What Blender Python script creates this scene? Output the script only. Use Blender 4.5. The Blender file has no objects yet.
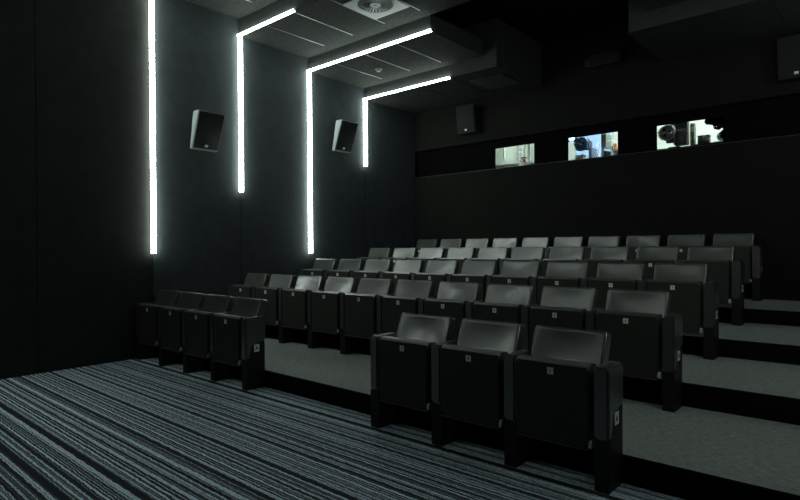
import bpy, bmesh, math, random
from mathutils import Vector, Matrix
random.seed(4)
scene = bpy.context.scene
COL = scene.collection

# ------------------------------------------------------------------ dimensions (metres)
S = 0.56
ROWX = [4.9107, 4.9071, 4.8976, 4.8924, 4.8762]
ROWY = [0.0, 1.2372, 2.4821, 3.7185, 5.045]
ROWH = [0.0, 0.155, 0.3271, 0.488, 0.6416]
NOSE = [None] + [y - 1.0208 for y in ROWY[1:4]] + [4.03]
WL, WR = -0.515, 6.65
YF, YB = -5.5, 5.38
ZC = 4.62
# ceiling drops: y front, y back, underside z, left block's end x
DROPS = [(0.23, 1.49, 4.57, 3.075), (1.49, 2.735, 4.33, 2.55), (2.735, 3.985, 4.12, 1.935), (3.985, YB, 3.92, 2.16)]
MID = 3.085

# ------------------------------------------------------------------ materials
def nt(name):
    m = bpy.data.materials.new(name); m.use_nodes = True
    t = m.node_tree
    return m, t, t.nodes['Principled BSDF'], t.nodes, t.links

def mat(name, col, rough=.6, spec=.5, metal=0, coat=0, noise=0, nscale=60, bump=0, bscale=300, sheen=0):
    m, t, b, N, L = nt(name)
    b.inputs['Base Color'].default_value = (*col, 1)
    b.inputs['Roughness'].default_value = rough
    b.inputs['Specular IOR Level'].default_value = spec
    b.inputs['Metallic'].default_value = metal
    if coat: b.inputs['Coat Weight'].default_value = coat; b.inputs['Coat Roughness'].default_value = .16; b.inputs['Coat IOR'].default_value = 1.6; b.inputs['IOR'].default_value = 1.65
    if sheen: b.inputs['Sheen Weight'].default_value = sheen
    tc = N.new('ShaderNodeTexCoord')
    if noise:
        n = N.new('ShaderNodeTexNoise'); n.inputs['Scale'].default_value = nscale; n.inputs['Detail'].default_value = 5
        L.new(tc.outputs['Object'], n.inputs['Vector'])
        r = N.new('ShaderNodeValToRGB')
        r.color_ramp.elements[0].position = .3; r.color_ramp.elements[1].position = .7
        r.color_ramp.elements[0].color = (*[c*(1-noise) for c in col], 1)
        r.color_ramp.elements[1].color = (*[min(1, c*(1+noise)) for c in col], 1)
        L.new(n.outputs['Fac'], r.inputs['Fac']); L.new(r.outputs['Color'], b.inputs['Base Color'])
    if bump:
        n2 = N.new('ShaderNodeTexNoise'); n2.inputs['Scale'].default_value = bscale; n2.inputs['Detail'].default_value = 3
        L.new(tc.outputs['Object'], n2.inputs['Vector'])
        bp = N.new('ShaderNodeBump'); bp.inputs['Strength'].default_value = bump; bp.inputs['Distance'].default_value = .004
        L.new(n2.outputs['Fac'], bp.inputs['Height']); L.new(bp.outputs['Normal'], b.inputs['Normal'])
    return m

def emit(name, col, strength):
    m, t, b, N, L = nt(name)
    N.remove(b)
    e = N.new('ShaderNodeEmission'); e.inputs['Color'].default_value = (*col, 1); e.inputs['Strength'].default_value = strength
    L.new(e.outputs[0], N['Material Output'].inputs['Surface'])
    return m

def stripe_carpet():
    m, t, b, N, L = nt('striped_carpet')
    b.inputs['Roughness'].default_value = .95; b.inputs['Specular IOR Level'].default_value = .15
    tc = N.new('ShaderNodeTexCoord'); sp = N.new('ShaderNodeSeparateXYZ'); L.new(tc.outputs['Object'], sp.inputs[0])
    def math_(op, a, c=None):
        n = N.new('ShaderNodeMath'); n.operation = op
        for i, v in enumerate((a, c)):
            if v is None: continue
            if isinstance(v, (int, float)): n.inputs[i].default_value = v
            else: L.new(v, n.inputs[i])
        return n.outputs[0]
    def noise1(w, scale, detail, rough=.5):
        n = N.new('ShaderNodeTexNoise'); n.noise_dimensions = '1D'
        L.new(w, n.inputs['W']); n.inputs['Scale'].default_value = scale; n.inputs['Detail'].default_value = detail
        n.inputs['Roughness'].default_value = rough
        return n.outputs['Fac']
    # ragged thread edges
    wob = N.new('ShaderNodeTexNoise'); wob.inputs['Scale'].default_value = 16; wob.inputs['Detail'].default_value = 4; wob.inputs['Roughness'].default_value = .75
    L.new(tc.outputs['Object'], wob.inputs['Vector'])
    y = math_('ADD', sp.outputs['Y'], math_('MULTIPLY', math_('SUBTRACT', wob.outputs['Fac'], .5), .030))
    def ramp(f, p0, p1, c0, c1):
        r = N.new('ShaderNodeValToRGB'); e = r.color_ramp.elements
        e[0].position = p0; e[1].position = p1; e[0].color = (*c0, 1); e[1].color = (*c1, 1)
        L.new(f, r.inputs['Fac']); return r.outputs['Color']
    wide = ramp(noise1(y, 17, 2, .7), .43, .445, (0, 0, 0), (1, 1, 1))
    mid = ramp(noise1(math_('ADD', y, 31.7), 38, 1), .42, .46, (.16, .16, .16), (1, 1, 1))
    fine = ramp(noise1(math_('ADD', y, 77.1), 75, 1), .455, .55, (.05, .06, .06), (1, 1, 1))
    prod = math_('MULTIPLY', math_('MULTIPLY', wide, mid), fine)
    grain = N.new('ShaderNodeTexNoise'); grain.inputs['Scale'].default_value = 60; grain.inputs['Detail'].default_value = 4; grain.inputs['Roughness'].default_value = .8
    gm_ = N.new('ShaderNodeMapping'); gm_.inputs['Scale'].default_value = (.35, 1.7, 1); L.new(tc.outputs['Object'], gm_.inputs[0]); L.new(gm_.outputs[0], grain.inputs['Vector'])
    g = math_('ADD', -1.5, math_('MULTIPLY', grain.outputs['Fac'], 5.2))
    f = math_('MULTIPLY', prod, g); f = math_('MINIMUM', math_('MAXIMUM', f, 0), 1.25)
    mx = N.new('ShaderNodeMix'); mx.data_type = 'RGBA'
    mx.inputs[6].default_value = (.022, .025, .033, 1); mx.inputs[7].default_value = (.70, .86, .98, 1)
    L.new(f, mx.inputs[0]); L.new(mx.outputs[2], b.inputs['Base Color'])
    bp = N.new('ShaderNodeBump'); bp.inputs['Strength'].default_value = .5; bp.inputs['Distance'].default_value = .004
    L.new(f, bp.inputs['Height']); L.new(bp.outputs['Normal'], b.inputs['Normal'])
    return m

def tread_carpet():
    m, t, b, N, L = nt('tier_carpet')
    b.inputs['Roughness'].default_value = .95; b.inputs['Specular IOR Level'].default_value = .15
    tc = N.new('ShaderNodeTexCoord'); mp = N.new('ShaderNodeMapping'); mp.inputs['Scale'].default_value = (14, 60, 40)
    L.new(tc.outputs['Object'], mp.inputs[0])
    n = N.new('ShaderNodeTexNoise'); n.inputs['Scale'].default_value = 1.6; n.inputs['Detail'].default_value = 6; n.inputs['Roughness'].default_value = .7
    L.new(mp.outputs[0], n.inputs['Vector'])
    r = N.new('ShaderNodeValToRGB'); e = r.color_ramp.elements
    e[0].position = .3; e[1].position = .72; e[0].color = (.12, .132, .124, 1); e[1].color = (.43, .465, .44, 1)
    L.new(n.outputs['Fac'], r.inputs[0]); L.new(r.outputs[0], b.inputs['Base Color'])
    bp = N.new('ShaderNodeBump'); bp.inputs['Strength'].default_value = .4; bp.inputs['Distance'].default_value = .003
    L.new(n.outputs['Fac'], bp.inputs['Height']); L.new(bp.outputs['Normal'], b.inputs['Normal'])
    return m

M = dict(
    leather=mat('black_leather', (.050, .058, .050), .34, 1.0, coat=.6, noise=.12, nscale=9, bump=.25, bscale=220),
    piping=mat('leather_piping_highlight', (.11, .12, .108), .3, 1.0, coat=.6),  # edge highlights put into the lighter piping colour
    leather2=mat('black_armrest_leather', (.037, .040, .035), .34, 1.0, coat=.6, noise=.1, nscale=9, bump=.2, bscale=220),
    shell=mat('black_seat_shell', (.030, .030, .027), .6, .3, noise=.1, nscale=20, bump=.15),
    post=mat('black_post_paint', (.010, .010, .0095), .5, .3, noise=.1, nscale=20),
    plate=mat('number_plate_metal', (.80, .86, .83), .4, .5, noise=.05),
    ink=mat('black_ink', (.012, .012, .012), .6),
    cap=mat('hinge_grey', (.42, .44, .43), .45, .5, noise=.08),
    barm=mat('bottom_bar_grey', (.06, .062, .06), .5, .4),
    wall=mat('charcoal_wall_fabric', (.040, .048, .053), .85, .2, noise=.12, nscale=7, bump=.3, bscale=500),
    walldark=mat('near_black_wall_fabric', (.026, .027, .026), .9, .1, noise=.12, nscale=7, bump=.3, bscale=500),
    wallback=mat('black_joint', (.008, .008, .009), .9, .1),
    rear=mat('black_rear_wall', (.012, .012, .011), .9, .08, noise=.1, nscale=5, bump=.2),
    niche=mat('matt_black_niche', (.004, .004, .004), .95, .03),
    ledge=mat('ledge_paint', (.05, .055, .052), .5, .4),
    ceil=mat('charcoal_ceiling_tile', (.038, .041, .039), .9, .08, noise=.3, nscale=30, bump=.4, bscale=260),
    fascia=mat('charcoal_fascia_paint', (.045, .048, .046), .8, .1, noise=.1, nscale=8),
    dark=mat('black_ceiling', (.006, .006, .006), .95, .03),
    bar=mat('lit_seam_metal', (.30, .32, .31), .4, .5, metal=.6),
    riser=mat('black_riser', (.006, .006, .006), .9, .05, noise=.1),
    carpet=stripe_carpet(), tread=tread_carpet(),
    strip=emit('white_strip_light', (.87, 1.0, .93), 15.0),
    housing=mat('strip_housing', (.10, .11, .11), .5),
    spk=mat('speaker_cabinet', (.24, .27, .28), .5, .4, noise=.08),
    spkb=mat('black_speaker_cabinet', (.018, .018, .018), .6, .2),
    grille=mat('speaker_grille', (.016, .016, .016), .8, .2, bump=.5, bscale=700),
    badge=mat('speaker_badge', (.75, .72, .68), .4),
    badgew=mat('white_badge', (.9, .93, .9), .4),
    ventp=mat('vent_white_metal', (.30, .33, .32), .45, .4, noise=.05),
    ventd=mat('vent_dark', (.02, .02, .02), .7),
    bwall=mat('booth_pale_wall', (.62, .70, .64), .8, .2, noise=.04, nscale=3),
    bwhite=mat('booth_white_board', (.85, .90, .88), .6, .3, noise=.03),
    bblue=mat('booth_blue_lit_board', (.33, .50, .84), .6, .3, noise=.05),  # blue light on the booth wall, painted onto an added board
    bdark=mat('projector_black', (.02, .022, .022), .5, .4, noise=.1),
    bgrey=mat('projector_grey_metal', (.20, .22, .21), .4, .5, metal=.5, noise=.1),
    brass=mat('projector_brass', (.45, .33, .18), .4, .5, metal=.5),
    bbluel=mat('projector_metal_blue_lit', (.22, .30, .48), .35, .5, metal=.3),  # blue light of the booth put into the metal colour
    bbluem=mat('projector_body_blue_lit', (.07, .10, .20), .4, .5),  # body colour carries the same blue light
    orange=mat('orange_paper', (.75, .25, .10), .7),
    green=mat('olive_box', (.22, .27, .12), .7),
    pink=mat('pink_card', (.55, .40, .38), .7),
    tube=emit('tube_light', (.92, 1.0, .93), 150.0),
    lens=emit('projector_lamp', (.30, .60, 1.0), 70.0),
    lensglow=emit('painted_lens_glow', (.03, .25, 1.0), 1.4),
    steel=mat('dull_steel', (.35, .37, .36), .35, .5, metal=.8),
)
gm, gt, gb, gN, gL = nt('window_glass')
gb.inputs['Base Color'].default_value = (.97, 1, .98, 1); gb.inputs['Roughness'].default_value = 0
gb.inputs['Transmission Weight'].default_value = 1; gb.inputs['IOR'].default_value = 1.15
M['glass'] = gm

# ------------------------------------------------------------------ mesh helpers
def link(name, me, material, parent=None, loc=None, mats=None):
    o = bpy.data.objects.new(name, me); COL.objects.link(o)
    if mats:
        for m_ in mats: me.materials.append(m_)
    elif material is not None and not me.materials: me.materials.append(material)
    if parent: o.parent = parent
    if loc: o.location = loc
    return o

def mesh_of(bm, name, smooth=False):
    bmesh.ops.recalc_face_normals(bm, faces=bm.faces)
    me = bpy.data.meshes.new(name); bm.to_mesh(me); bm.free()
    if smooth:
        for p in me.polygons: p.use_smooth = True
        if hasattr(me, 'set_sharp_from_angle'): me.set_sharp_from_angle(angle=math.radians(40))
    return me

def bbox(bm, x0, x1, y0, y1, z0, z1, mi=0):
    v = [bm.verts.new((x, y, z)) for z in (z0, z1) for y in (y0, y1) for x in (x0, x1)]
    fs = [bm.faces.new([v[i] for i in f]) for f in ((0, 2, 3, 1), (4, 5, 7, 6), (0, 1, 5, 4), (2, 6, 7, 3), (0, 4, 6, 2), (1, 3, 7, 5))]
    for f in fs: f.material_index = mi
    return v

def box(name, x0, x1, y0, y1, z0, z1, material, parent=None, bev=0, seg=2):
    bm = bmesh.new(); bbox(bm, x0, x1, y0, y1, z0, z1)
    if bev: bmesh.ops.bevel(bm, geom=bm.edges[:], offset=bev, segments=seg, affect='EDGES', profile=.5)
    return link(name, mesh_of(bm, name, bev > 0), material, parent)

def prism_x(bm, poly, x0, x1):
    a = [bm.verts.new((x0, y, z)) for y, z in poly]; b = [bm.verts.new((x1, y, z)) for y, z in poly]
    bm.faces.new(a); bm.faces.new(b[::-1]); n = len(poly)
    for i in range(n): bm.faces.new((a[i], a[(i+1) % n], b[(i+1) % n], b[i]))

def cyl(bm, c, r, h, axis='z', seg=24, r2=None, mi=0):
    r2 = r if r2 is None else r2
    A = []; B = []
    for i in range(seg):
        t = 2*math.pi*i/seg; u, w = math.cos(t), math.sin(t)
        def P(rr, hh):
            if axis == 'z': return (c[0]+rr*u, c[1]+rr*w, c[2]+hh)
            if axis == 'y': return (c[0]+rr*u, c[1]+hh, c[2]+rr*w)
            return (c[0]+hh, c[1]+rr*u, c[2]+rr*w)
        A.append(bm.verts.new(P(r, 0))); B.append(bm.verts.new(P(r2, h)))
    fs = [bm.faces.new(A), bm.faces.new(B[::-1])] + [bm.faces.new((A[i], A[(i+1) % seg], B[(i+1) % seg], B[i])) for i in range(seg)]
    for f in fs: f.material_index = mi

def cylo(name, c, r, h, axis, material, parent=None, seg=28, r2=None):
    bm = bmesh.new(); cyl(bm, c, r, h, axis, seg, r2)
    return link(name, mesh_of(bm, name, True), material, parent)

def thing(name, label, cat, loc, group=None, rz=0):
    o = bpy.data.objects.new(name, None); COL.objects.link(o); o.location = loc; o.rotation_euler = (0, 0, rz)
    o.empty_display_size = .1
    o['label'] = label; o['category'] = cat
    if group: o['group'] = group
    return o
def struct(o): o['kind'] = 'structure'; return o

_txt = {}
def text_mesh(s, size):
    if (s, size) in _txt: return _txt[(s, size)]
    cu = bpy.data.curves.new('digits', 'FONT'); cu.body = s; cu.size = size; cu.align_x = 'CENTER'; cu.align_y = 'CENTER'
    cu.extrude = .0006; cu.offset = size*.02
    o = bpy.data.objects.new('digits', cu); COL.objects.link(o)
    dg = bpy.context.evaluated_depsgraph_get(); dg.update()
    me = bpy.data.meshes.new_from_object(o.evaluated_get(dg))
    bpy.data.objects.remove(o); bpy.data.curves.remove(cu)
    xs = [v.co.x for v in me.vertices]; ys = [v.co.y for v in me.vertices]
    me.transform(Matrix.Translation((-(min(xs)+max(xs))/2, -(min(ys)+max(ys))/2, 0)))
    me.materials.clear(); me.materials.append(M['ink'])
    _txt[(s, size)] = me
    return me

# ------------------------------------------------------------------ room shell
fl = struct(box('floor', WL-.1, WR, YF, YB+.1, -.12, 0, M['carpet']))
for r in range(1, 5):
    y0 = NOSE[r]; y1 = YB if r == 4 else NOSE[r+1]
    bm = bmesh.new()
    prism_x(bm, [(y0, ROWH[r-1] if r > 1 else 0), (y1, ROWH[r-1] if r > 1 else 0), (y1, ROWH[r]), (y0+.012, ROWH[r]), (y0, ROWH[r]-.008)], WL, WR)
    bm.normal_update(); 
    for f in bm.faces:
        c = f.calc_center_median(); f.material_index = 0 if c.z > ROWH[r]-.001 else 1
    # carpet of each tier sits on the tier below it
    me = mesh_of(bm, 'floor_tier')
    struct(link('floor_tier', me, None, mats=[M['tread'], M['riser']]))
    if r < 4:
        bm = bmesh.new()
        bbox(bm, WL, WR, y1, YB, ROWH[r-1] if r > 1 else 0, ROWH[r])
        struct(link('floor_tier_base', mesh_of(bm, 'floor_tier_base'), M['riser']))

for r in range(1, 4):
    struct(box('trim_%d' % (r+1), ROWX[r]-9*S-.24, ROWX[r]+.24, ROWY[r]+.15, NOSE[r+1], ROWH[r], ROWH[r]+.022, M['riser'], None, .003))
# left wall: fabric panels with dark joints on a backing
def side_wall(name, xs, xi):
    bm = bmesh.new()
    lo, hi = min(xs, xi), max(xs, xi)
    back = (xs, xs + (-.1 if xs < 0 else .1))
    bbox(bm, min(back), max(back), YF, YB+.1, 0, ZC, 1)
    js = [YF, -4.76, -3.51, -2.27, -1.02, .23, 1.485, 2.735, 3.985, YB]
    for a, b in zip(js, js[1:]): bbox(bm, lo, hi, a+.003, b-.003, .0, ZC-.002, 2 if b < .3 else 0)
    return struct(link(name, mesh_of(bm, name), None, mats=[M['wall'], M['wallback'], M['walldark']]))
side_wall('wall_left', WL-.02, WL)
side_wall('wall_right', WR+.02, WR)
struct(box('wall_front', WL-.1, WR+.1, YF-.1, YF, 0, ZC, M['rear']))
struct(box('ceiling', WL-.1, WR+.1, YF-.1, YB+.1, ZC, ZC+.1, M['dark']))

# rear wall with the recessed projection band
ZB0, ZB1, YN = 2.672, 3.185, 5.46
WINS = [(1.225, 1.98, 2.69, 3.045), (2.56, 3.35, 2.69, 3.045), (3.895, 4.75, 2.70, 3.045)]
bm = bmesh.new()
bbox(bm, WL, WR, YB, YB+.2, 0, ZB0, 0)
bbox(bm, WL, WR, YB, YB+.2, ZB1, ZC, 0)
xs = [WL]
for a, b, c, d in WINS: xs += [a, b]
xs.append(WR)
for i in range(0, len(xs), 2): bbox(bm, xs[i], xs[i+1], YN, YN+.02, ZB0, ZB1, 1)
for a, b, c, d in WINS:
    bbox(bm, a, b, YN, YN+.02, ZB0, c, 1); bbox(bm, a, b, YN, YN+.02, d, ZB1, 1)
struct(link('wall_rear', mesh_of(bm, 'wall_rear'), None, mats=[M['rear'], M['niche']]))
struct(box('trim_1', WL, WR, YB-.008, YN, ZB0, ZB0+.006, M['ledge']))
for i, (a, b, c, d) in enumerate(WINS):
    w = struct(bpy.data.objects.new('window_%d' % (i+1), None)); COL.objects.link(w)
    bm = bmesh.new(); t = .004
    for q in ((a, a+t, c, d), (b-t, b, c, d), (a+t, b-t, c, c+t), (a+t, b-t, d-t, d)): bbox(bm, q[0], q[1], YN+.001, YN+.019, q[2], q[3])
    link('window_frame', mesh_of(bm, 'window_frame'), M['niche'], w)
    box('pane', a+t, b-t, YN+.008, YN+.013, c+t, d-t, M['glass'], w)

# stepped ceiling: dropped slabs with tile seams
for i, (y0, y1, z, xe) in enumerate(DROPS):
    top = 4.352 if i == 2 else ZC
    for side in (0, 1):
        xa, xb = (WL, xe) if side == 0 else (2*MID-xe, WR)
        if i == 0 and side == 0: xa, xb = WL, WR
        if i == 0 and side == 1: continue
        bm = bmesh.new(); v = bbox(bm, xa, xb, y0, y1, z, top)
        bm.normal_update()
        for f in bm.faces: f.material_index = 0 if f.calc_center_median().z < z+.001 else 1
        me = mesh_of(bm, 'ceiling')
        s_ = struct(link('ceiling_drop', me, None, mats=[M['ceil'], M['fascia']]))
        k = 0
        if side == 0: x = .095
        else: x = 2*MID-.095
        bars = []
        while (x < xb-.05 if side == 0 else x > xa+.05):
            if xa+.05 < x < xb-.05: bars.append(x)
            x += .61 if side == 0 else -.61
        for x in bars:
            box('grid_bar', x-.0045, x+.0045, y0+.03, y1-.20, z-.004, z, M['bar'] if side == 0 and i < 3 else M['ventd'], s_)  # pale seams paint in the strip light, cut short where it fades
        # thin metal edge along the fascia's end
        if i in (2, 3):
            e = xb if side == 0 else xa
            box('edge_trim', e-.008, e+.008, y0, y1-.02, z-.006, z, M['fascia'], s_)
# dark extract opening in the last slab
t = thing('ceiling_grille', 'dark square extract grille in the rear ceiling panel above the back row', 'vent', (1.76, 4.62, 3.92))
box('grille_frame', -.30, .30, -.30, .30, -.012, 0, M['ventd'], t)
for k in range(9): box('slat', -.27, .27, -.26+k*.062, -.245+k*.062, -.022, -.012, M['fascia'], t)

# ------------------------------------------------------------------ strip lights
LABS = ['tall straight white light strip left of both wall speakers, ending low on the left wall',
        'bent white light strip just behind the front wall speaker, its leg ending halfway up',
        'longest bent white light strip, running down to seat height just before the rear wall speaker',
        'short bent white light strip nearest the rear wall, ending highest']
STR = [(.23, 4.57, 1.28, 2.0), (1.485, 4.33, 2.13, .755), (2.73, 4.12, 1.25, 1.965), (3.98, 3.92, 2.755, 1.355)]
def strip(y, zt, zb, xe, label, right=False, wall_from=None):
    g = thing('strip_light', label, 'light', (0, 0, 0), 'strip lights on the side walls')
    sx = (lambda x: x) if not right else (lambda x: WR+WL-x)
    def b_(n, xa, xb, *q): 
        xa, xb = sorted((sx(xa), sx(xb))); return box(n, xa, xb, *q, g)
    h = .032
    bb = b_('wall_housing', WL, WL+.006, y-.022, y+.022, zb-.012, zt-.016, M['housing'])
    b_('wall_diffuser', WL+.006, WL+.062, y-.019, y+.019, zb, zt-.014, M['strip'])
    if xe is not None:
        b_('end_cap', xe, xe+.006, y-.028, y+.003, zt-.012, zt+.015, M['housing'])
        b_('ceiling_diffuser', WL+.001, xe, y-.027, y+.003, zt-.012, zt+.015, M['strip'])
    return g
for (y, zt, zb, xe), l in zip(STR, LABS): strip(y, zt, zb, xe, l)
# their counterparts on the right-hand wall, beyond the picture
RL = ['white light strip on the right wall level with the front row', 'white light strip on the right wall level with the second row',
      'white light strip on the right wall level with the third row', 'white light strip on the right wall level with the fourth row']
for i in (0, 1, 3): strip(STR[i][0], ZC, STR[i][2], None, RL[i], True)
for y, l in ((-3.51, 'added unseen light strip high on the left wall ahead of the seats'), (-4.76, 'added unseen light strip high on the left wall nearest the front wall')):
    strip(y, ZC, 3.1, 3.2, l)  # strips added out of view to brighten the front-row backs
# ------------------------------------------------------------------ speakers
def speaker(name, loc, rz, label, badge, size=(.38, .26, .48), lean=.19, cab='spk', bl=.10):
    """local: width along x, faces -y, back on y=0"""
    w, d, h = size
    g = thing(name, label, 'speaker', loc, 'wall speakers', rz)
    bm = bmesh.new()
    prism_x(bm, [(-.012, 0), (-.012-bl, h), (-d, h), (-d+lean, 0)], -w/2, w/2)
    bmesh.ops.bevel(bm, geom=bm.edges[:], offset=.008, segments=2, affect='EDGES')
    link('cabinet', mesh_of(bm, 'cabinet', True), M[cab], g)
    bm = bmesh.new()
    f = lambda z: -d+lean*(1-z/h)
    prism_x(bm, [(f(.015)-.001, .015), (f(h-.02)-.001, h-.02), (f(h-.02)-.010, h-.02), (f(.015)-.010, .015)], -w/2+.012, w/2-.012)
    bmesh.ops.bevel(bm, geom=bm.edges[:], offset=.003, segments=1, affect='EDGES')
    gr = link('grille', mesh_of(bm, 'grille', True), M['grille'], g)
    bm = bmesh.new()
    prism_x(bm, [(f(.035)-.010, .035), (f(.065)-.010, .065), (f(.065)-.014, .065), (f(.035)-.014, .035)], -.022, .022)
    link('badge', mesh_of(bm, 'badge'), M[badge], g)
    box('wall_bracket', -.04, .04, -.012-bl*.45, 0, h*.35, h*.65, M['post'], g)
    return g
HP = math.pi/2
speaker('wall_speaker', (WL, .915, 2.64), HP, 'grey angled wall speaker on the left wall, between the first two light strips', 'badge')
speaker('wall_speaker', (WL, 3.40, 2.93), HP, 'grey angled wall speaker on the left wall, between the two rearmost light strips', 'badge')
speaker('wall_speaker', (.80, YB, 3.34), 0, 'black speaker on the rear wall left of the projection windows', 'badgew', (.38, .23, .47), .06, 'spkb', .03)
speaker('wall_speaker', (5.56, YB, 3.34), 0, 'black speaker on the rear wall right of the projection windows', 'badge', (.38, .23, .49), .06, 'spkb', .03)

# ------------------------------------------------------------------ ceiling vent and detector, rear box
v = thing('ceiling_diffuser', 'round swirl air diffuser in a pale square ceiling plate', 'vent', (1.615, 2.055, 4.33))
bm = bmesh.new(); bbox(bm, -.298, .298, -.298, .298, -.012, 0); bmesh.ops.bevel(bm, geom=bm.edges[:], offset=.003, segments=1, affect='EDGES')
link('face_plate', mesh_of(bm, 'face_plate'), M['ventp'], v)
cylo('slot_disc', (0, 0, -.015), .245, .003, 'z', M['ventd'], v, 48)
cylo('hub', (0, 0, -.024), .075, .010, 'z', M['ventp'], v, 32)
cylo('hub_screw', (0, 0, -.028), .012, .005, 'z', M['ventd'], v, 12)
bm = bmesh.new()
a = [];n = 48
for k in range(n):
    t = 2*math.pi*k/n
    a.append([bm.verts.new((rr*math.cos(t), rr*math.sin(t), zz)) for rr, zz in ((.240, -.015), (.252, -.021), (.262, -.012))])
for k in range(n):
    for j in range(2): bm.faces.new((a[k][j], a[(k+1) % n][j], a[(k+1) % n][j+1], a[k][j+1]))
link('rim', mesh_of(bm, 'rim', True), M['ventp'], v)
blade = None
for k in range(28):
    if blade is None:
        bm = bmesh.new()
        vs = [bm.verts.new(q) for q in ((.07, -.004, -.017), (.07, .007, -.022), (.236, .018, -.022), (.236, -.010, -.015))]
        bm.faces.new(vs); r_ = bmesh.ops.extrude_face_region(bm, geom=bm.faces[:])
        bmesh.ops.translate(bm, verts=[x for x in r_['geom'] if isinstance(x, bmesh.types.BMVert)], vec=(0, 0, .0015))
        blade = link('blade', mesh_of(bm, 'blade'), M['ventp'], v); o = blade
    else:
        o = blade.copy(); COL.objects.link(o); o.parent = v
    o.rotation_euler = (0, 0, 2*math.pi*k/28)
for o in v.children:
    if not o.name.startswith('face_plate'):
        o.location.x += .03; o.location.y -= .045; o.scale = (.90, .90, 1)
d = thing('smoke_detector', 'small round pale smoke detector under the ceiling panel', 'detector', (.40, 3.39, 4.12))
cylo('base', (0, 0, -.012), .055, .012, 'z', M['ventp'], d)
cylo('sensor_dome', (0, 0, -.040), .028, .028, 'z', M['ventp'], d, r2=.045)
bx = thing('junction_box', 'small dark equipment box fixed high on the rear wall above the middle window', 'box', (3.25, YB+.001, 4.02))
box('casing', -.22, .22, -.14, 0, 0, .17, M['spkb'], bx, .008)
box('lid', -.20, .20, -.152, -.14, .015, .155, M['grille'], bx, .003)
box('side_box', -.34, -.25, -.08, 0, .03, .14, M['fascia'], bx, .004)

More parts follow.
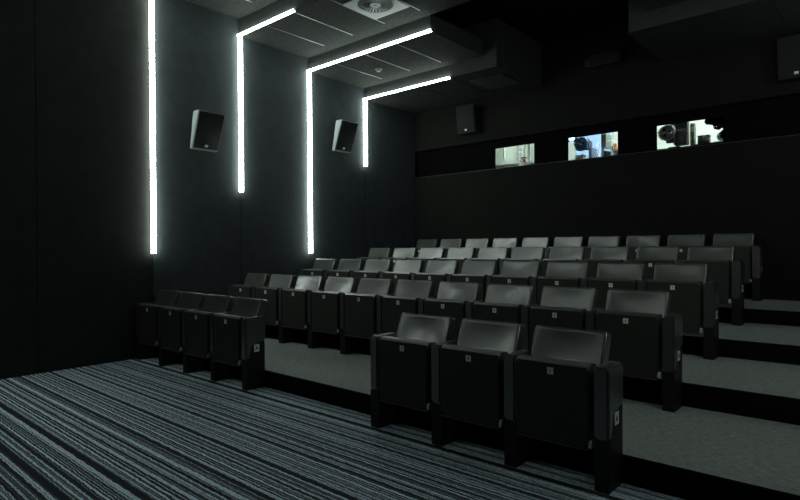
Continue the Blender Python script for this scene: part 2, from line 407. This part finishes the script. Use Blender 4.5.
# ------------------------------------------------------------------ cinema seats
def seat_meshes():
    D = {}
    # cushion: folded up, fat rounded top roll
    bm = bmesh.new()
    prism_x(bm, [(.012, .235), (.006, .640), (.004, .664), (.014, .678), (.050, .682), (.095, .674), (.115, .640), (.130, .30), (.10, .235)], -.2235, .2235)
    bmesh.ops.bevel(bm, geom=[e for e in bm.edges if e.calc_face_angle(0) > .5], offset=.010, segments=3, affect='EDGES', profile=.5, clamp_overlap=True)
    D['seat_cushion'] = mesh_of(bm, 'seat_cushion', True)
    # outer shell panel of the folded seat
    bm = bmesh.new(); bbox(bm, -.2215, .2215, -.008, .006, .222, .664)
    ed = [e for e in bm.edges if abs(e.verts[0].co.y-e.verts[1].co.y) > .005]
    bmesh.ops.bevel(bm, geom=ed, offset=.018, segments=4, affect='EDGES')
    bmesh.ops.bevel(bm, geom=[e for e in bm.edges if e.verts[0].co.y < -.007 and e.verts[1].co.y < -.007 and e.calc_face_angle(0) > .5], offset=.004, segments=2, affect='EDGES')
    D['seat_shell'] = mesh_of(bm, 'seat_shell', True)
    # backrest pad, leaning wedge, slightly dished
    bm = bmesh.new(); bbox(bm, -1, 1, 0, 1, 0, 1)
    bmesh.ops.subdivide_edges(bm, edges=bm.edges[:], cuts=9, use_grid_fill=True)
    for v_ in bm.verts:
        u, t_, w = v_.co
        yf = .148+.104*w; zf = .560+.276*w
        dish = .017*(1-u*u)*(1-(2*w-1)**2) if t_ < .5 else 0
        crown = -.004*(1-u*u)*w          # the top edge dips a little in the middle
        yb = .255+.075*w; zb = .560+.256*w
        v_.co = ((.2275-.005*(1-w))*u+.0012, yf+dish if t_ == 0 else yf*(1-t_)+yb*t_, (zf*(1-t_)+zb*t_)+crown)
    bm.normal_update()
    bmesh.ops.bevel(bm, geom=[e for e in bm.edges if e.calc_face_angle(0) > .6], offset=.016, segments=4, affect='EDGES', profile=.55)
    D['backrest'] = mesh_of(bm, 'backrest', True)
    bm = bmesh.new()
    path = []
    def P(u, w): return Vector(((.2255-.005*(1-w))*u+.0012, .148+.104*w+.0035, .560+.276*w-.003-.004*(1-u*u)*w))
    R_ = .03
    path += [P(-1, w) for w in (.30, .5, .7, .88)]
    path += [P(-.985, .95), P(-.95, .99)] + [P(u, 1.0) for u in (-.85, -.5, 0, .5, .85)] + [P(.95, .99), P(.985, .95)]
    path += [P(1, w) for w in (.88, .7, .5, .30)]
    prev = None
    for i, p in enumerate(path):
        d_ = (path[min(i+1, len(path)-1)]-path[max(i-1, 0)]).normalized()
        a_ = d_.cross(Vector((0, 1, .3))).normalized(); b_2 = d_.cross(a_).normalized()
        ring = [bm.verts.new(p+.0042*(math.cos(t*math.pi/3)*a_+math.sin(t*math.pi/3)*b_2)) for t in range(6)]
        if prev:
            for t in range(6): bm.faces.new((prev[t], prev[(t+1) % 6], ring[(t+1) % 6], ring[t]))
        else: bm.faces.new(ring)
        prev = ring
    bm.faces.new(prev[::-1])
    D['piping'] = mesh_of(bm, 'piping', True)
    # upholstered armrest: deep pad with a skirt down the front
    def arm():
        bm = bmesh.new()
        prism_x(bm, [(.0, .280), (.0, .675), (.230, .678), (.230, .448), (.052, .425), (.046, .280)], .2440, .3300)
        bmesh.ops.bevel(bm, geom=bm.edges[:], offset=.014, segments=4, affect='EDGES')
        return mesh_of(bm, 'armrest', True)
    D['armrest'] = arm()
    bm = bmesh.new()
    prism_x(bm, [(.010, 0), (.010, .279), (.0475, .279), (.0535, .424), (.212, .447), (.212, 0)], .2465, .3275)
    D['support_post'] = mesh_of(bm, 'support_post')
    bm = bmesh.new()
    prism_x(bm, [(-.014, .232), (-.014, .250), (-.004, .272), (.022, .272), (.022, .232)], .2225, .2400)
    D['hinge_cap'] = mesh_of(bm, 'hinge_cap')
    # seat hinge beam low between the posts, behind the shell
    bm = bmesh.new(); bbox(bm, -.2225, .2410, .134, .150, .30, .56)
    D['back_panel'] = mesh_of(bm, 'back_panel')
    bm = bmesh.new(); bbox(bm, -.0185, .0185, -.0100, -.0080, .6020, .6410)
    D['number_plate'] = mesh_of(bm, 'number_plate')
    bm = bmesh.new(); bbox(bm, -.2215, .2190, -.012, .060, .2125, .2215)
    D['bottom_bar'] = mesh_of(bm, 'bottom_bar')
    bm = bmesh.new(); bbox(bm, .3275, .3295, .092, .150, .350, .420)
    D['row_plate'] = mesh_of(bm, 'row_plate')
    return D
D = seat_meshes()
MM = dict(seat_cushion='leather', seat_shell='shell', backrest='leather', piping='piping', armrest='leather2', support_post='post', hinge_cap='cap', bottom_bar='barm', back_panel='post', number_plate='plate', row_plate='plate')
ORD = ['', 'first', 'second', 'third', 'fourth', 'fifth', 'sixth', 'seventh', 'eighth', 'ninth', 'tenth']
ROWN = ['front row', 'second row', 'third row', 'fourth row', 'back row']
LET = 'ABCDE'
def part(root, n, material=None):
    o = bpy.data.objects.new(n, D[n])
    if not D[n].materials: D[n].materials.append(M[MM[n]])
    COL.objects.link(o); o.parent = root
    return o
mirror = None
for r in range(5):
    for k in range(10):
        if r == 0 and 3 <= k <= 5: continue
        x = ROWX[r]-S*k
        if r == 0 and k > 5: x = ROWX[0]-3.3886-S*(k-6)
        if r == 0:
            if k <= 2: lab = ['aisle-end seat of the front row trio, black leather',
                              'middle seat of the front row trio, black leather, folded up',
                              'inner end seat of the front row trio, black leather, armrest beside the gap'][k]
            else: lab = ['folded seat ending the short front row block by the gap, white plate on its side',
                         'second folded seat from the gap in the short front row block by the left wall',
                         'third folded seat from the gap in the short front row block by the left wall',
                         'dim folded seat nearest the left wall in the front row'][k-6]
        else:
            pos = {0: 'at the right aisle end', 9: 'nearest the left wall'}.get(k, ORD[k+1]+' from the right aisle' if k < 6 else ORD[10-k]+' from the left wall')
            lab = 'black leather cinema seat in the %s, folded up, %s' % (ROWN[r], pos)
        root = thing('cinema_seat', lab, 'seat', (x, ROWY[r], ROWH[r]), 'folding cinema seats')
        for n in ('seat_cushion', 'seat_shell', 'backrest', 'armrest', 'support_post', 'hinge_cap', 'back_panel', 'bottom_bar'): part(root, n)
        np_ = part(root, 'number_plate')
        pp = part([c for c in root.children if c.name.startswith('backrest')][0], 'piping')
        dg = link('seat_number', text_mesh(str(k+1), .029 if k < 9 else .024), None, np_, (0, -.0104, .6215))
        dg.rotation_euler = (HP, 0, 0)
        endpost = k == 0 or (r == 0 and k == 6)
        if endpost:
            rp = part(root, 'row_plate')
            tx = link('row_letter', text_mesh(LET[r], .045), None, rp, (.3300, .121, .385)); tx.rotation_euler = (HP, 0, HP)
        if k == 9 or (r == 0 and k == 2):
            for n in ('armrest', 'support_post'):
                o = part(root, n); o.location.x = -.574

# ------------------------------------------------------------------ projection booth behind the windows
B0, B1, BY, BZ0, BZ1 = .35, 5.6, 7.3, 2.0, 3.75
struct(box('wall_booth_rear', B0, B1, BY, BY+.1, BZ0, BZ1, M['bwall']))
struct(box('wall_booth_left', B0-.1, B0, YB+.2, BY+.1, BZ0, BZ1, M['bwall']))
struct(box('wall_booth_right', B1, B1+.1, YB+.2, BY+.1, BZ0, BZ1, M['bwall']))
struct(box('floor_booth', B0-.1, B1+.1, YB+.2, BY+.1, BZ0-.1, BZ0, M['bgrey']))
struct(box('ceiling_booth', B0-.1, B1+.1, YB+.2, BY+.1, BZ1, BZ1+.1, M['bwall']))
for i, (x, w) in enumerate(((1.5, 'left'), (3.1, 'middle'), (4.5, 'right'))):
    g = thing('tube_light', 'white tube light on the booth ceiling behind the %s window' % w, 'light', (x, 6.15, BZ1), 'booth tube lights')
    box('fitting', -.45, .45, -.05, .05, -.04, 0, M['bwhite'], g)
    cylo('tube', (-.42, 0, -.058), .018, .84, 'x', M['tube'], g, 16)
# behind the left window: light streaks built as tall white uprights, and a small box
for xx, y, z0, l in ((1.09, 6.0, 2.93, 'white upright pipe of light built behind the left window, stopping short of the sill'), (1.59, 6.02, 2.72, 'white upright pipe of light built at the right side of the left window')):
    g = thing('light_streak', l, 'streak', (xx, y, 0), 'white uprights in the booth')
    box('streak', -.020, .020, -.02, .02, z0, BZ1, M['bwhite'], g, .006)
    if z0 > 2.9: box('streak_bracket', -.012, .012, .0, .25, z0+.3, z0+.33, M['bwhite'], g)
g = thing('booth_partition', 'pale grey-green partition behind the left window', 'partition', (1.32, 6.3, BZ0))
box('partition_board', -.95, -.12, 0, .04, 0, 1.72, M['bwall'], g); box('partition_post', -.12, -.02, -.02, .06, 0, 1.75, M['ventp'], g)
g = thing('booth_counter', 'pale counter top running below the left window', 'counter', (1.33, 6.1, BZ0))
box('counter_top', -.5, .5, -.2, .18, .78, .82, M['bwhite'], g)
for s in (-1, 1): box('leg', s*.46-.02, s*.46+.02, -.16, -.12, 0, .78, M['bgrey'], g); box('leg', s*.46-.02, s*.46+.02, .12, .16, 0, .78, M['bgrey'], g)
g = thing('card_box', 'small pinkish box with dark items on top, at the left window', 'box', (1.47, 6.05, BZ0+.82))
box('carton', -.06, .06, -.05, .05, 0, .09, M['pink'], g, .004)
box('tape_roll', -.045, -.01, -.058, -.05, .025, .05, M['bdark'], g); box('tape_roll', .01, .045, -.058, -.05, .025, .05, M['bdark'], g)
bm = bmesh.new(); cyl(bm, (-.02, 0, .105), .015, .06, 'x', 12); cyl(bm, (-.04, -.02, .10), .02, .035, 'x', 12); bbox(bm, -.05, .055, -.03, .03, .09, .105)
link('dark_tool', mesh_of(bm, 'dark_tool', True), M['bdark'], g)

# film projector: round turret head on a black lamp house, on a pedestal
def projector(x, y, zc, label, dark, ring, body_w, body_h, blue=False):
    g = thing('film_projector', label, 'projector', (x, y, BZ0), 'booth projectors')
    z = zc-BZ0
    box('pedestal', *((.07, .12) if blue else (-.02, body_w*.8)), .13, .45, 0, z-body_h/2, dark, g, .01)
    lh = box('lamp_house', .09, .09+body_w, .05, .18, z-body_h/2, z+body_h/2, dark, g, .012)
    for q in (.085, .09+body_w-.008): box('edge_rail', q, q+.014, .035, .05, z-body_h/2, z+body_h/2, M['bgrey'], lh)
    box('vent_slot', .13, .07+body_w, .044, .05, z+.02, z+.035, M['bgrey'], lh)
    box('mount_plate', -.03, .09, .06, .12, z-(.10 if blue else .15), z+(.09 if blue else .14), dark, g, .01)
    bm = bmesh.new(); n = 36
    prof = ((.118, 0), (.125, -.02), (.110, -.035), (.095, -.035), (.09, -.01), (.09, 0))
    rings = [[bm.verts.new((r_*math.cos(2*math.pi*i/n), y_+.02, z+r_*math.sin(2*math.pi*i/n))) for r_, y_ in prof] for i in range(n)]
    for i in range(n):
        for j in range(len(prof)): bm.faces.new((rings[i][j], rings[(i+1) % n][j], rings[(i+1) % n][(j+1) % len(prof)], rings[i][(j+1) % len(prof)]))
    link('turret_ring', mesh_of(bm, 'turret_ring', True), ring, g)
    cylo('turret_disc', (0, .0, z), .092, .06, 'y', ring, g, 36)
    for i, (a, r_) in enumerate(((.2, .030), (2.2, .026), (4.2, .028))):
        c = (.05*math.cos(a), -.03, z+.05*math.sin(a))
        l_ = cylo('lens_barrel', c, r_, .035, 'y', M['brass'] if i == 0 and not blue else dark, g, 20)
        cylo('lens_glass', (c[0], c[1]-.004, c[2]), r_*.65, .004, 'y', M['bdark'], l_, 16)
    for a in (.9, 3.1, 5.2): 
        cylo('knob', (.108*math.cos(a), -.035, z+.108*math.sin(a)), .012, .022, 'y', dark, g, 12)
    return g
projector(3.885, 6.0, 3.03, 'black film projector with round lens turret behind the right window', M['bdark'], M['bgrey'], .18, .40)
projector(2.555, 6.0, 3.03, 'film projector turret behind the middle window, blue light painted on', M['bbluem'], M['bbluel'], .03, .10, True)
g = thing('digital_projector', 'projector with glowing blue-white lens at the left edge of the middle window', 'projector', (2.525, 5.70, BZ0-.015))
box('casing', -.60, -.30, .14, .55, .98, 1.30, M['bdark'], g, .012)
box('lens_arm', -.31, .02, .10, .16, 1.08, 1.14, M['bdark'], g, .004)
cylo('lens_barrel', (0, .0, 1.105), .050, .13, 'y', M['bdark'], g, 24)
cylo('lens', (0, -.006, 1.105), .045, .006, 'y', M['lens'], g, 24)
cylo('lens_glow_ring', (0, -.004, 1.105), .060, .004, 'y', M['lensglow'], g, 28)  # added emissive ring, paints the blue glow around the lens
box('stand', -.58, -.32, .22, .45, 0, .98, M['bdark'], g)
g = thing('back_board', 'added board behind the middle window, blue light painted into its colour', 'board', (2.55, 6.75, BZ0))
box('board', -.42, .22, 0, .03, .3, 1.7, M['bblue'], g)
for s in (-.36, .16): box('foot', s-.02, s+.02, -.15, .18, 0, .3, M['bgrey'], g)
g = thing('white_carton', 'white carton at the lower left of the middle window', 'box', (2.50, 6.15, BZ0+.70))
box('carton_body', -.09, .05, -.06, .08, 0, .16, M['bwhite'], g, .004); box('carton_lid', -.094, .054, -.064, .084, .16, .17, M['bwhite'], g)
g = thing('side_table', 'low grey bench carrying a white carton behind the middle window', 'table', (2.50, 6.15, BZ0))
box('table_top', -.12, .08, -.12, .14, .67, .70, M['bwhite'], g)
for a in (-.1, .06):
    for b in (-.1, .11): box('leg', a-.01, a+.01, b-.01, b+.01, 0, .67, M['bgrey'], g)
g = thing('equipment_rack', 'narrow dark rack dividing the view through the middle window', 'rack', (2.90, 6.0, BZ0))
for a in (0, .025): box('upright', a-.008, a+.008, -.01, .01, 0, 1.65, M['bgrey'], g)
box('rack_box', -.015, .07, .012, .25, .72, .87, M['bdark'], g); box('rack_box', -.015, .06, .012, .25, .93, 1.15, M['bgrey'], g)
g = thing('wall_shelf', 'white shelf with small items seen at the right of the middle window', 'shelf', (3.12, 6.1, 0))
box('shelf_board', -.13, .25, 0, .18, 2.868, 2.880, M['bwhite'], g); box('back_board', -.13, .25, .18, .19, 2.5, 3.4, M['bwhite'], g)
box('upright', -.12, -.10, 0, .18, 2.0, 2.868, M['bwhite'], g)
box('upright', .22, .24, 0, .18, 2.0, 2.868, M['bwhite'], g)
random.seed(9)
for (xx, w, h, mm, nm) in ((3.01, .03, .07, 'green', 'olive tin'), (3.06, .05, .11, 'orange', 'orange folder'), (3.12, .03, .06, 'green', 'small green tin'),
                       (3.17, .035, .09, 'pink', 'pink packet'), (3.22, .03, .05, 'bgrey', 'grey tin'), (3.27, .03, .08, 'green', 'tall green tin')):
    o = box(nm.split()[-1], xx-w/2, xx+w/2, 6.13, 6.17, 2.880, 2.880+h, M[mm], None, .003)
    o['label'] = '%s on the white shelf behind the middle window' % nm; o['category'] = 'item'; o['group'] = 'items on the booth shelf'
g = thing('control_unit', 'black control unit with grey edge beside the turret projector in the right window', 'equipment', (4.19, 6.05, BZ0))
box('cabinet', 0, .06, 0, .10, 0, 1.13, M['bgrey'], g, .006); box('screen', .02, .05, -.006, 0, 1.0, 1.08, M['bwhite'], g)
g = thing('editing_bench', 'black bench with boxes at the lower right of the right window', 'bench', (4.52, 6.1, BZ0))
box('bench_top', -.26, .42, -.12, .2, .77, .80, M['bdark'], g)
for a in (-.24, .40):
    for b in (-.1, .18): box('leg', a-.015, a+.015, b-.015, b+.015, 0, .77, M['bgrey'], g)
g = thing('film_rewinder', 'grey film rewinder on the black bench behind the right window', 'rewinder', (4.56, 6.1, BZ0+.80))
bm = bmesh.new(); cyl(bm, (.04, -.02, .09), .065, .02, 'y', 28); link('reel', mesh_of(bm, 'reel', True), M['bgrey'], g)
box('stand', .02, .06, 0, .05, 0, .09, M['bdark'], g); box('base', -.06, .1, -.05, .08, 0, .02, M['steel'], g); box('crank', .035, .045, -.05, -.02, .08, .14, M['steel'], g)
g = thing('equipment_case', 'small black case on the bench behind the right window', 'case', (4.345, 6.14, BZ0+.80))
box('case_body', -.075, .075, 0, .12, 0, .12, M['bdark'], g, .006); box('case_lid', -.077, .077, -.002, .122, .12, .15, M['bdark'], g, .005); box('latch', -.012, .012, -.006, -.002, .10, .135, M['steel'], g)
g = thing('hanging_curtain', 'ragged black cloth hanging at the right side of the right window', 'curtain', (4.70, 5.62, 0))
bm = bmesh.new()
pts = [(4.49, 3.171), (4.49, 3.075), (4.471, 3.036), (4.496, 2.998), (4.576, 2.979), (4.594, 2.922), (4.654, 2.899), (4.69, 2.928), (4.708, 2.905), (4.654, 2.858), (4.666, 2.802), (4.702, 2.77), (4.701, 2.73), (4.641, 2.724), (4.713, 2.62), (5.0, 2.62), (5.0, 3.75), (4.49, 3.75)]
va = [bm.verts.new((px-4.70, 0, pz)) for px, pz in pts]; vb = [bm.verts.new((px-4.70, .012, pz)) for px, pz in pts]
bm.faces.new(va); bm.faces.new(vb[::-1])
for i in range(len(pts)): bm.faces.new((va[i], va[(i+1) % len(pts)], vb[(i+1) % len(pts)], vb[i]))
link('cloth', mesh_of(bm, 'cloth'), M['niche'], g)
cylo('rail', (-.22, .006, BZ1-.03), .012, .56, 'x', M['steel'], g, 12)

# ------------------------------------------------------------------ world, camera
w = bpy.data.worlds.new('World'); scene.world = w; w.use_nodes = True
w.node_tree.nodes['Background'].inputs[0].default_value = (0, 0, 0, 1)
w.node_tree.nodes['Background'].inputs[1].default_value = 0

yaw, pitch, roll, F = math.radians(41.0958), math.radians(-.2811), math.radians(-.4103), 555.4939
f = Vector((-math.sin(yaw)*math.cos(pitch), math.cos(yaw)*math.cos(pitch), math.sin(pitch)))
r0 = Vector((math.cos(yaw), math.sin(yaw), 0)); u0 = r0.cross(f)
rr = math.cos(roll)*r0+math.sin(roll)*u0; uu = -math.sin(roll)*r0+math.cos(roll)*u0
cam = bpy.data.objects.new('camera', bpy.data.cameras.new('camera')); COL.objects.link(cam)
cam.data.sensor_width = 36; cam.data.lens = F/800*36; cam.data.clip_start = .05
cam.matrix_world = Matrix(((rr.x, uu.x, -f.x, 6.3502), (rr.y, uu.y, -f.y, -2.9554), (rr.z, uu.z, -f.z, 1.3323), (0, 0, 0, 1)))
scene.camera = cam
vs = scene.view_settings
vs.view_transform = 'Standard'; vs.look = 'None'; vs.gamma = 1; vs.use_curve_mapping = False; vs.exposure = .35
